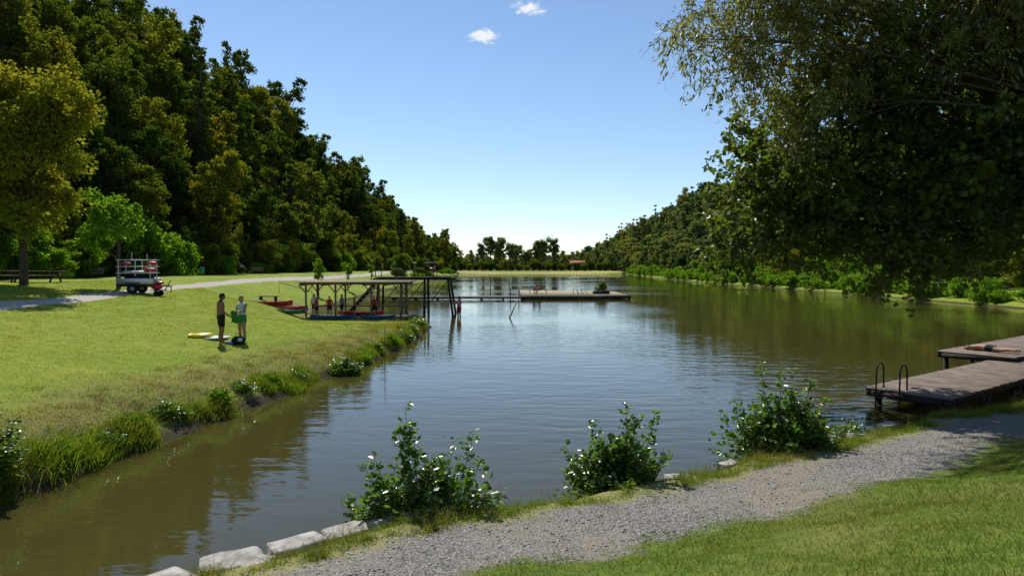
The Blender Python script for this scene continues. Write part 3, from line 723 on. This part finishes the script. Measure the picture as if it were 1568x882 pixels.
# ---------------------------------------------------------------- boats
def canoe(name,x,y,z,rz,L,W,Hh,mat,tilt=0,deck=False):
    root=empty(name,(x,y,z));root.rotation_euler=(tilt,0,rz)
    n=17;m=11;V=[]
    for lay in (0,1):
        for i in range(n):
            t=i/(n-1)*2-1;w=W/2*max(0.02,(1-abs(t)**2.4))*(1-lay*.08);sheer=Hh*(.75+.35*abs(t)**3);kl=Hh*.18*abs(t)**3
            for j in range(m):
                a=math.pi*j/(m-1);V.append((t*L/2*(1-lay*.02),-math.cos(a)*w,kl+lay*.02+(sheer-kl-lay*.02)*(1-math.sin(a)**.7)))
    F=[]
    for lay in (0,1):
        o=lay*n*m
        for i in range(n-1):
            for j in range(m-1):
                f=(o+i*m+j,o+(i+1)*m+j,o+(i+1)*m+j+1,o+i*m+j+1);F.append(f if lay==0 else f[::-1])
    for i in range(n-1):
        for j in (0,m-1):
            F.append((i*m+j,(i+1)*m+j,n*m+(i+1)*m+j,n*m+i*m+j))
    mesh_np('hull',V,np.array(F),mat,root,smooth=True)
    b=B()
    for t in (-.4,.35): b.box((t*L/2,0,Hh*.55),(.22,W*.86,.03))
    if deck:
        for t in (-.75,.75): b.box((t*L/2,0,Hh*.82),(L*.16,W*.5,.03))
    b.obj('seats',M_dark,root);return root
canoe('red_canoe',-16.4,46.2,h(-16.4,46.2)+.03,.1,3.0,.8,.42,M_red)
canoe('red_canoe',-15.9,47.8,h(-15.9,47.8)+.08,-.15,3.4,.8,.42,M_red,.1)
canoe('green_canoe',-14.6,45.0,h(-14.6,45.0)+.03,.25,1.8,.65,.34,M_green)
canoe('blue_canoe',-11.9,45.3,.3,.05,3.0,.75,.3,M_blue,0,True)
canoe('blue_canoe',-8.9,45.2,.3,-.1,2.4,.7,.3,M_blue,0,True)
canoe('red_canoe',-10.6,47.8,.37,.02,3.2,.75,.34,M_red)
# ---------------------------------------------------------------- trailer with rescue gear
x0,y0=-22.9,41.9
root=empty('equipment_trailer',(x0,y0,h(x0,y0)-.02),.15)
b=B();b.box((0,0,.55),(2.1,1.3,.08));b.box((0,0,.47),(2.2,.1,.1));
b.beam((1.0,0,.5),(1.9,0,.42),.08);b.beam((1.85,0,.42),(1.85,0,.05),.05);b.obj('chassis',M_metal,root,.01)
b=B()
for sy in(-.66,.66): b.box((0,sy,.76),(2.1,.03,.34))
for sx in(-1.05,1.05): b.box((sx,0,.76),(.03,1.3,.34))
b.obj('side_boards',M_steel,root,.008)
for k,sy in enumerate((-.78,.78)):
    b=B();b.tube([(-.1,sy-.09,.3),(-.1,sy-.08,.3),(-.1,sy+.08,.3),(-.1,sy+.09,.3)],[.24,.3,.3,.24],20);b.obj('wheel_%d'%(k+1),M_black,root)
    b=B();b.tube([(-.1,sy-.1,.3),(-.1,sy+.1,.3)],[.13,.13],14);b.obj('hub_%d'%(k+1),M_steel,root)
b=B();b.box((-.1,-.78,.66),(.8,.24,.04));b.box((-.1,.78,.66),(.8,.24,.04));b.obj('mudguards',M_black,root,.01)
b=B()
for sx in(-.95,0,.85):
    for sy in(-.55,.55): b.tube([(sx,sy,.6),(sx,sy,2.1 if sx<.5 else 1.8)],.028,8)
for zz in (1.25,1.65,2.05):
    for sy in (-.55,.55): b.tube([(-1.1,sy,zz),(1.0,sy,zz)],.025,8)
    for sx in(-.95,0,.8): b.tube([(sx,-.7,zz),(sx,.7,zz)],.025,8)
b.tube([(-.2,-.5,2.0),(-.2,-.5,2.5)],.02,6);b.tube([(.3,.5,2.0),(.3,.5,2.4)],.02,6)
b.obj('rack',M_white,root,smooth=True)
b=B()
for (sx,sy,zz,L_) in [(-.1,-.35,1.33,1.5),(-.1,.25,1.33,1.9)]:
    b.sphere((sx,sy,zz),(L_/2,.26,.07),16,8)
b.obj('paddle_boards',M_white,root,smooth=True)
b=B();b.sphere((.75,-.3,1.45),(.4,.2,.13));b.sphere((.7,.2,1.85),(.35,.2,.12));b.sphere((-.6,-.3,1.83),(.3,.2,.09));b.obj('red_floats',M_red,root,smooth=True)
b=B();b.sphere((.1,-.4,1.0),(.55,.2,.2));b.sphere((-.6,.3,1.05),(.4,.25,.2));b.box((.7,-.2,.98),(.4,.4,.3));b.obj('bags',M_cloth,root,smooth=True)
root=empty('gear_cart',(-21.5,41.5,h(-21.5,41.5)))
b=B();b.box((0,0,.35),(.8,.5,.05));b.beam((.4,0,.35),(.75,0,.95),.04);b.obj('bed',M_metal,root)
b=B();b.tube([(0,-.3,.17),(0,-.24,.17)],[.17,.17],14);b.tube([(0,.24,.17),(0,.3,.17)],[.17,.17],14);b.obj('wheels',M_black,root)
b=B();b.sphere((-.1,0,.55),(.35,.2,.18));b.sphere((.05,0,.8),(.3,.17,.1));b.obj('buoys',M_red,root,smooth=True)
# ---------------------------------------------------------------- tables, benches, bin
def ptable(name,x,y,rz,L):
    root=empty(name,(x,y,h(x,y)),rz);b=B()
    for k in range(4): b.box((0,-.3+.2*k,.74),(L,.18,.05))
    b.obj('top',M_wood,root)
    for s_,nm in((-.75,'seat_1'),(.75,'seat_2')):
        b=B()
        for k in range(2): b.box((0,s_-.09+.18*k,.45),(L,.16,.05))
        b.obj(nm,M_wood,root)
    b=B()
    for sx in (-L/2+.4,L/2-.4):
        b.beam((sx,-.6,0),(sx,-.2,.72),.1,.06);b.beam((sx,.6,0),(sx,.2,.72),.1,.06);b.beam((sx,-.85,.4),(sx,.85,.4),.06,.1)
    b.obj('legs',M_dark,root)
ptable('picnic_table',-31.0,44.5,.05,3.2)
ptable('picnic_table',-34.0,45.5,.05,3.2)
bench('park_bench',-38.0,62,h(-38,62),-.3)
bench('park_bench',-33.0,88,h(-33,88),-.3)
root=empty('litter_bin',(-34.5,76,h(-34.5,76)));b=B();b.tube([(0,0,.25),(0,0,.95)],[.24,.28],12);b.tube([(0,0,.97),(0,0,1.03)],[.3,.26],12);b.obj('bin',M_green,root);b=B();b.beam((0,.26,0),(0,.26,1),.06);b.obj('post',M_metal,root)
root=empty('low_bench',(-20.0,56,h(-20,56)));b=B();b.box((0,0,.42),(1.6,.5,.06));b.beam((-.6,0,0),(-.6,0,.4),.12,.4);b.beam((.6,0,0),(.6,0,.4),.12,.4);b.obj('seat_and_legs',M_dark,root)
root=empty('handrail');b=B();b.tube([(-21.5,63,h(-21.5,63)),(-21.5,63,h(-21.5,63)+1),(-18.6,63.5,h(-18.6,63.5)+.95),(-18.6,63.5,h(-18.6,63.5))],.03,6);b.obj('rail',M_metal,root)
# ---------------------------------------------------------------- kiosk, house, parasol
def house(name,x,y,rz,W,D,Hw,Hr,wall,roof,z=None):
    z=h(x,y) if z is None else z
    root=empty(name,(x,y,z),rz);b=B();b.box((0,0,Hw/2),(W,D,Hw));b.obj('walls',wall,root)
    V=[(-W/2-.4,-D/2-.5,Hw-.1),(W/2+.4,-D/2-.5,Hw-.1),(W/2+.4,D/2+.5,Hw-.1),(-W/2-.4,D/2+.5,Hw-.1),(-W/2-.4,0,Hw+Hr),(W/2+.4,0,Hw+Hr)]
    mesh_np('roof',V,[np.array([(0,1,5,4),(2,3,4,5),(0,3,2,1)]),np.array([(0,4,3),(1,2,5)])],roof,root)
    b=B()
    for k in range(max(2,int(W/2.5))): b.box((-W/2+1.1+k*2.3,-D/2-.01,Hw*.6),(1.1,.06,1.0))
    b.obj('windows',M_glass,root)
    b=B();b.box((W/2-.9,-D/2-.02,1.05),(.9,.08,2.1));b.obj('door',M_dark,root)
    return root
house('beach_kiosk',-27.5,212,0,7,5,2.3,1.0,M_wood,M_dark)
house('farm_house',41,425,.3,9,7,3,3.2,M_plaster,M_tile,z=1.2)
root=empty('parasol',(-22.4,190,h(-22.4,190)));b=B();b.tube([(0,0,0),(0,0,2.7)],.05,8);b.obj('pole',M_white,root)
b=B();b.tube([(0,0,2.3),(0,0,2.95)],[1.5,.05],10);b.obj('canopy',M_red,root)
root=empty('parasol',(-27.5,160,h(-27.5,160)));b=B();b.tube([(0,0,0),(0,0,2.5)],.04,8);b.obj('pole',M_white,root)
b=B();b.tube([(0,0,2.1),(0,0,2.65)],[1.3,.05],10);b.obj('canopy',M_clg,root)
root=empty('buoy_line');b=B()
for x_ in np.arange(-18,46,1.6): b.sphere((x_,300+3*math.sin(x_*.1),.08),(.35,.3,.25),8,5)
b.obj('floats',M_yel,root)
# ---------------------------------------------------------------- people
def skin(name,V,E,R,mat,parent,roots=(0,),sub=1):
    me=bpy.data.meshes.new(name);me.from_pydata([tuple(v) for v in V],E,[])
    ob=bpy.data.objects.new(name,me);COL.objects.link(ob)
    m=ob.modifiers.new('s','SKIN');m.use_smooth_shade=True
    sv=me.skin_vertices[0].data
    for k,rr in enumerate(R):
        sv[k].radius=(rr,rr) if not isinstance(rr,tuple) else rr;sv[k].use_root=(k in roots)
    m2=ob.modifiers.new('u','SUBSURF');m2.levels=sub;m2.render_levels=sub
    dg=bpy.context.evaluated_depsgraph_get();me2=bpy.data.meshes.new_from_object(ob.evaluated_get(dg))
    bpy.data.objects.remove(ob);me2.name=name;me2.materials.clear();me2.materials.append(mat)
    for p in me2.polygons: p.use_smooth=True
    o2=bpy.data.objects.new(name,me2);COL.objects.link(o2);o2.parent=parent;return o2
BASE=dict(pel=(0,0,.95),sp=(0,-.01,1.13),ch=(0,0,1.33),nb=(0,-.01,1.47),nk=(0,0,1.54),hd=(0,.015,1.66),
 sl=(-.185,0,1.43),el=(-.25,-.03,1.15),wl=(-.27,.06,.9),sr=(.185,0,1.43),er=(.25,-.03,1.15),wr=(.27,.06,.9),
 hl=(-.095,0,.9),kl=(-.11,.02,.5),al=(-.12,-.02,.08),tl=(-.14,.15,.035),hr=(.095,0,.9),kr=(.11,.02,.5),ar=(.12,-.02,.08),tr=(.14,.15,.035))
def human(name,loc,rz,J={},sc=1.0,skinm=M_skin,shorts=M_cloth,top=None,hair=M_hair,female=False,long=False,look=(0,1,-.2),leg=.5):
    root=empty(name,loc,rz);root.scale=(sc,)*3
    j={k:np.array(J.get(k,v),float) for k,v in BASE.items()}
    f=.88 if female else 1
    names=['pel','sp','ch','nb','nk','hd','sl','el','wl','sr','er','wr','hl','kl','al','tl','hr','kr','ar','tr']
    rad=dict(pel=.125*(1.06 if female else 1),sp=.125*f,ch=.15*f,nb=.09*f,nk=.06*f,hd=.065,sl=.075*f,el=.05*f,wl=.036*f,hl=.11,kl=.068,al=.048,tl=.042)
    for a_ in 'sewhkat': rad[a_+'r']=rad[a_+'l']
    V=[j[n] for n in names];ix={n:k for k,n in enumerate(names)};R=[rad[n] for n in names]
    pe=[('pel','sp'),('sp','ch'),('ch','nb'),('nb','nk'),('nk','hd'),('ch','sl'),('sl','el'),('el','wl'),('ch','sr'),('sr','er'),('er','wr'),('pel','hl'),('hl','kl'),('kl','al'),('al','tl'),('pel','hr'),('hr','kr'),('kr','ar'),('ar','tr')]
    E=[(ix[a],ix[b]) for a,b in pe]
    for s_ in 'lr':
        k=(ix['k'+s_],ix['a'+s_]);E.remove(k)
        V.append(j['k'+s_]*.65+j['a'+s_]*.35+np.array([0,-.015,0]));R.append(.062);E+= [(k[0],len(V)-1),(len(V)-1,k[1])]
        k=(ix['h'+s_],ix['k'+s_]);E.remove(k);V.append(j['h'+s_]*.6+j['k'+s_]*.4);R.append(.092);E+=[(k[0],len(V)-1),(len(V)-1,k[1])]
    hands=[]
    for s_,sg in (('l',-1),('r',1)):
        d=j['w'+s_]-j['e'+s_];d/=np.linalg.norm(d);p=j['w'+s_]+d*.06;V.append(p);R.append(.038);E.append((ix['w'+s_],len(V)-1));hands.append((p,d,sg))
    body=skin('body',V,E,R,skinm,root,(0,))
    V=[];E=[];R=[];rt=[]
    for p,d,sg in hands:
        side=np.cross(d,[1.0*sg,0,0]);
        if np.linalg.norm(side)<.2: side=np.cross(d,[0,0,1.])
        side/=np.linalg.norm(side);nrm=np.cross(side,d)*sg
        for k,Lf in enumerate((.07,.08,.075,.06)):
            o=p+side*(k-1.5)*.02+d*.015;b0=len(V);rt.append(b0)
            for t,c in ((0,0),(.4,.03),(.75,.15),(1,.35)): V.append(o+d*Lf*t-nrm*c*Lf);R.append(.011-.002*t)
            E+=[(b0,b0+1),(b0+1,b0+2),(b0+2,b0+3)]
        o=p-side*.025-d*.02;b0=len(V);rt.append(b0)
        for t in(0,.5,1): V.append(o+(d*.6-side*.8)*.055*t);R.append(.012-.002*t)
        E+=[(b0,b0+1),(b0+1,b0+2)]
    skin('fingers',V,E,R,skinm,root,tuple(rt))
    hd=j['hd'];lk=Vector(look).normalized();q=lk.to_track_quat('Y','Z').to_matrix()
    hr=empty('head',tuple(hd));hr.parent=root;hr.rotation_euler=q.to_euler()
    b=B();b.sphere((0,0,0),(.076,.095,.115),18,14)
    Vv=b.V[0];fr=(Vv[:,1]>0);Vv[:,0]*=np.where(Vv[:,2]<-.03,.82,1);Vv[:,1]=np.where((Vv[:,2]<-.04)&fr,Vv[:,1]*1.05,Vv[:,1])
    b.tube([(0,.085,.012),(0,.108,-.022),(0,.092,-.035)],[.008,.016,.01],8)
    for sx in(-.078,.078): b.sphere((sx,-.005,-.01),(.012,.02,.032),8,6)
    b.sphere((0,.092,-.062),(.024,.008,.009),8,5)
    b.obj('face',skinm,hr,smooth=True)
    b=B()
    for sx in(-.03,.03): b.sphere((sx,.084,.008),(.012,.008,.007),8,5)
    b.obj('eyes',M_black,hr,smooth=True)
    b=B();b.sphere((0,-.018,.022),(.086,.1,.112),16,10)
    if long: b.sphere((0,-.085,-.06),(.06,.04,.13),12,8)
    b.obj('hair',hair,hr,smooth=True)
    hp=j['pel'];up=(j['sp']-hp);up/=np.linalg.norm(up)
    def seg_(p,a,b2):
        t=np.dot(p-a,b2-a)/np.dot(b2-a,b2-a);t=min(max(t,0),1);return np.linalg.norm(p-a-t*(b2-a))
    def garment(nm,test,off,mat):
        me=body.data;idx={};V=[];F=[]
        for p in me.polygons:
            if not test(np.array(p.center)): continue
            ff=[]
            for vi in p.vertices:
                if vi not in idx: idx[vi]=len(V);vv=me.vertices[vi];V.append(vv.co+vv.normal*off)
                ff.append(idx[vi])
            F.append(ff)
        m2=bpy.data.meshes.new(nm);m2.from_pydata(V,[],F);m2.materials.append(mat)
        for p in m2.polygons: p.use_smooth=True
        o=bpy.data.objects.new(nm,m2);COL.objects.link(o);o.parent=root
    garment('shorts',lambda p: np.dot(p-(hp+up*.08),up)<=0 and (min(seg_(p,j['h'+s],j['h'+s]*(1-leg)+j['k'+s]*leg) for s in 'lr')<.13 or seg_(p,hp,hp+up*.1)<.17),.012,shorts)
    if top:
        garment('top',lambda p: seg_(p,j['sp'],j['nb']*.9+j['sp']*.1)<.2 and np.dot(p-(hp+up*.05),up)>0 and np.dot(p-j['nk'],up)<-.04,.014,top)
    return root
xm,ym=-10.85,25.4
human('standing_man',(xm,ym,h(xm,ym)),-.9,dict(hd=(0,.05,1.65),nk=(0,.02,1.54),er=(.24,-.02,1.15),wr=(.17,.2,1.0),kl=(-.1,.03,.5),tl=(-.17,.14,.035)),1.07,M_skin2,M_cloth,None,M_hair,look=(.1,1,-.45))
xw,yw=-10.5,26.5
wo=human('standing_woman',(xw,yw,h(xw,yw)),2.7,dict(el=(-.23,.08,1.17),wl=(-.12,.3,1.16),er=(.23,.08,1.17),wr=(.12,.3,1.16),hd=(0,.04,1.65)),1.02,M_skin,M_clg,M_clw,M_blond,True,False,look=(0,1,-.4),leg=.2)
V=[];nx_,ny_=10,12
for i_ in range(nx_):
    for j_ in range(ny_):
        V.append((-.2+.4*i_/(nx_-1)*(1-.12*j_/ny_),.38+.03*math.sin(i_*1.9)+.02*math.sin(j_*.7),1.2-.45*j_/(ny_-1)-.03*math.sin(i_*.9)))
F=np.array([(i_*ny_+j_,(i_+1)*ny_+j_,(i_+1)*ny_+j_+1,i_*ny_+j_+1) for i_ in range(nx_-1) for j_ in range(ny_-1)])
mesh_np('towel',V,F,M_clg,wo,smooth=True)
human('wading_man',(-4.0,51.5,-.3),2.4,dict(er=(.24,.1,1.2),wr=(.1,.28,1.3),el=(-.24,.08,1.2),wl=(-.1,.25,1.25)),1.05,M_skin,M_clr,None,M_hair)
SIT=dict(pel=(0,0,.52),sp=(0,-.03,.70),ch=(0,-.02,.90),nb=(0,0,1.04),nk=(0,.01,1.11),hd=(0,.03,1.23),sl=(-.185,0,1.0),sr=(.185,0,1.0),el=(-.24,.08,.75),er=(.24,.08,.75),wl=(-.14,.32,.66),wr=(.14,.32,.66),
 hl=(-.095,.03,.50),hr=(.095,.03,.50),kl=(-.12,.46,.50),kr=(.12,.46,.50),al=(-.12,.42,.08),ar=(.12,.42,.08),tl=(-.13,.58,.04),tr=(.13,.58,.04))
human('sitting_person',(3.4,83.9,.47),2.2,SIT,1.05,M_skin,M_clr,None,M_hair)
human('sitting_person',(2.7,83.9,.47),-2.8,SIT,1.0,M_skin,M_clb,M_clw,M_blond)
for k,(x_,y_,rz_,t_) in enumerate([(-13.3,46.4,2.6,M_clr),(-12.4,46.3,-2.8,M_clr),(-11.6,46.5,2.2,M_clb),(-10.7,46.3,1.9,M_clr),(-9.4,46.4,-2.4,M_clr),(-13.7,47.2,2.9,M_clw)]):
    human('person_in_life_vest',(x_,y_,.37),rz_,dict(el=(-.26,.05,1.18),wl=(-.2,.25,1.0)),.74+.06*(k%3),M_skin,M_cloth,t_,M_hair if k%2 else M_blond)
LIE=dict(el=(-.34,-.02,1.50),wl=(-.16,.06,1.70),er=(.34,-.02,1.50),wr=(.16,.06,1.70),sl=(-.19,.02,1.44),sr=(.19,.02,1.44),hd=(0,.03,1.68),tl=(-.13,.02,-.06),tr=(.13,.02,-.06),kl=(-.12,.02,.5),kr=(.12,.02,.5))
sb=human('sunbather',(18.1,24.35,.66+.12),0,LIE,1.0,M_skin,M_cloth,None,M_hair,look=(.8,.3,.2),leg=.2)
hv=Vector((17.25-18.1,26.0-24.35,0)).normalized();yv=Vector((0,0,-1));xv=yv.cross(hv)
sb.rotation_euler=Matrix((xv,yv,hv)).transposed().to_euler()
bp=A+u*9.0+v*1.3
root=empty('backpack',(bp[0],bp[1],.5),.6);b=B();b.sphere((0,0,.13),(.32,.2,.14),14,8);b.sphere((.3,.1,.09),(.2,.14,.1),12,8);b.tube([(-.2,.1,.2),(-.1,.15,.33),(.1,.12,.22)],.015,6);b.obj('bag',M_cloth,root,smooth=True);b=B();b.sphere((-.3,-.1,.09),(.2,.22,.09),12,8);b.obj('blue_pouch',M_clb,root,smooth=True)
x_,y_=-12.1,26.6
root=empty('air_mattress',(x_,y_,h(x_,y_)+.08),.2);b=B()
for k in range(5): b.tube([(-.35,-.28+.14*k,0),(-.3,-.28+.14*k,0),(.3,-.28+.14*k,0),(.35,-.28+.14*k,0)],[.03,.075,.075,.03],10)
b.sphere((-.4,0,.02),(.12,.35,.08),12,8);b.obj('tubes',M_yel,root,smooth=True)
x_,y_=-11.45,26.5
root=empty('picnic_blanket',(x_,y_,h(x_,y_)+.05),.1);b=B();b.box((0,0,0),(.7,1.0,.02));b.obj('cloth',M_clw,root)
x_,y_=-10.35,25.75
root=empty('beach_bag',(x_,y_,h(x_,y_)),.4);b=B();b.sphere((0,0,.16),(.26,.17,.18),14,9);b.tube([(-.15,0,.28),(-.08,0,.42),(.08,0,.42),(.15,0,.28)],.014,6);b.obj('bag',M_cloth,root,smooth=True);b=B();b.sphere((-.3,.05,.08),(.24,.18,.08),12,8);b.obj('towel_roll',M_clb,root,smooth=True);b=B();b.sphere((.05,-.12,.2),(.1,.08,.08),10,6);b.obj('pocket',M_clw,root,smooth=True)
# ---------------------------------------------------------------- sky, sun, camera
AZ=math.radians(-24);EL=math.radians(50)
w=bpy.data.worlds.new('World');scn.world=w;w.use_nodes=True;nt=w.node_tree;nt.nodes.clear()
o=nt.nodes.new('ShaderNodeOutputWorld');bg=nt.nodes.new('ShaderNodeBackground');bg.inputs[1].default_value=.13
sk=nt.nodes.new('ShaderNodeTexSky');sk.sky_type='NISHITA';sk.sun_disc=False;sk.sun_elevation=EL;sk.sun_rotation=AZ;sk.air_density=1.0;sk.dust_density=.1;sk.ozone_density=3.0;sk.altitude=600
tc=nt.nodes.new('ShaderNodeTexCoord')
def cloud(d,rx,rz_,seed):
    d=Vector(d).normalized()
    s_=nt.nodes.new('ShaderNodeVectorMath');s_.operation='SUBTRACT';nt.links.new(tc.outputs['Generated'],s_.inputs[0]);s_.inputs[1].default_value=d
    m=nt.nodes.new('ShaderNodeVectorMath');m.operation='MULTIPLY';nt.links.new(s_.outputs[0],m.inputs[0]);m.inputs[1].default_value=(1/rx,1/rz_,1/rz_)
    l=nt.nodes.new('ShaderNodeVectorMath');l.operation='LENGTH';nt.links.new(m.outputs[0],l.inputs[0])
    mp=nt.nodes.new('ShaderNodeMapping');mp.inputs['Location'].default_value=(seed,0,0);mp.inputs['Scale'].default_value=(1,1,1.6);nt.links.new(tc.outputs['Generated'],mp.inputs[0])
    n_=noise(nt,55,5,.62,mp.outputs[0],.6)
    v_=math_(nt,'SUBTRACT',math_(nt,'ADD',n_,.28),math_(nt,'MULTIPLY',l.outputs['Value'],.42))
    return mrange(nt,v_,.42,.68,0,.9)
c1=cloud((-.042,1,.333),.028,.011,0);c2=cloud((.027,1,.374),.030,.011,3)
cm=math_(nt,'MAXIMUM',c1,c2)
col=mixc(nt,cm,sk.outputs[0],(7.2,7.4,7.6))
nt.links.new(col,bg.inputs[0]);nt.links.new(bg.outputs[0],o.inputs[0])
sd=bpy.data.lights.new('sun','SUN');sd.energy=5.0;sd.angle=math.radians(.5);sd.color=(1,.95,.87)
so=bpy.data.objects.new('sun',sd);COL.objects.link(so)
dv=Vector((math.sin(AZ)*math.cos(EL),math.cos(AZ)*math.cos(EL),math.sin(EL)));so.rotation_euler=dv.to_track_quat('Z','Y').to_euler()
cam=bpy.data.cameras.new('camera');cam.lens=24;cam.sensor_width=36;cam.clip_end=6000;cam.clip_start=.1
co=bpy.data.objects.new('camera',cam);COL.objects.link(co);co.location=(0,0,3.8);co.rotation_euler=(math.radians(90-1.8),0,0);scn.camera=co
scn.view_settings.view_transform='Standard';scn.view_settings.look='None';scn.view_settings.exposure=0
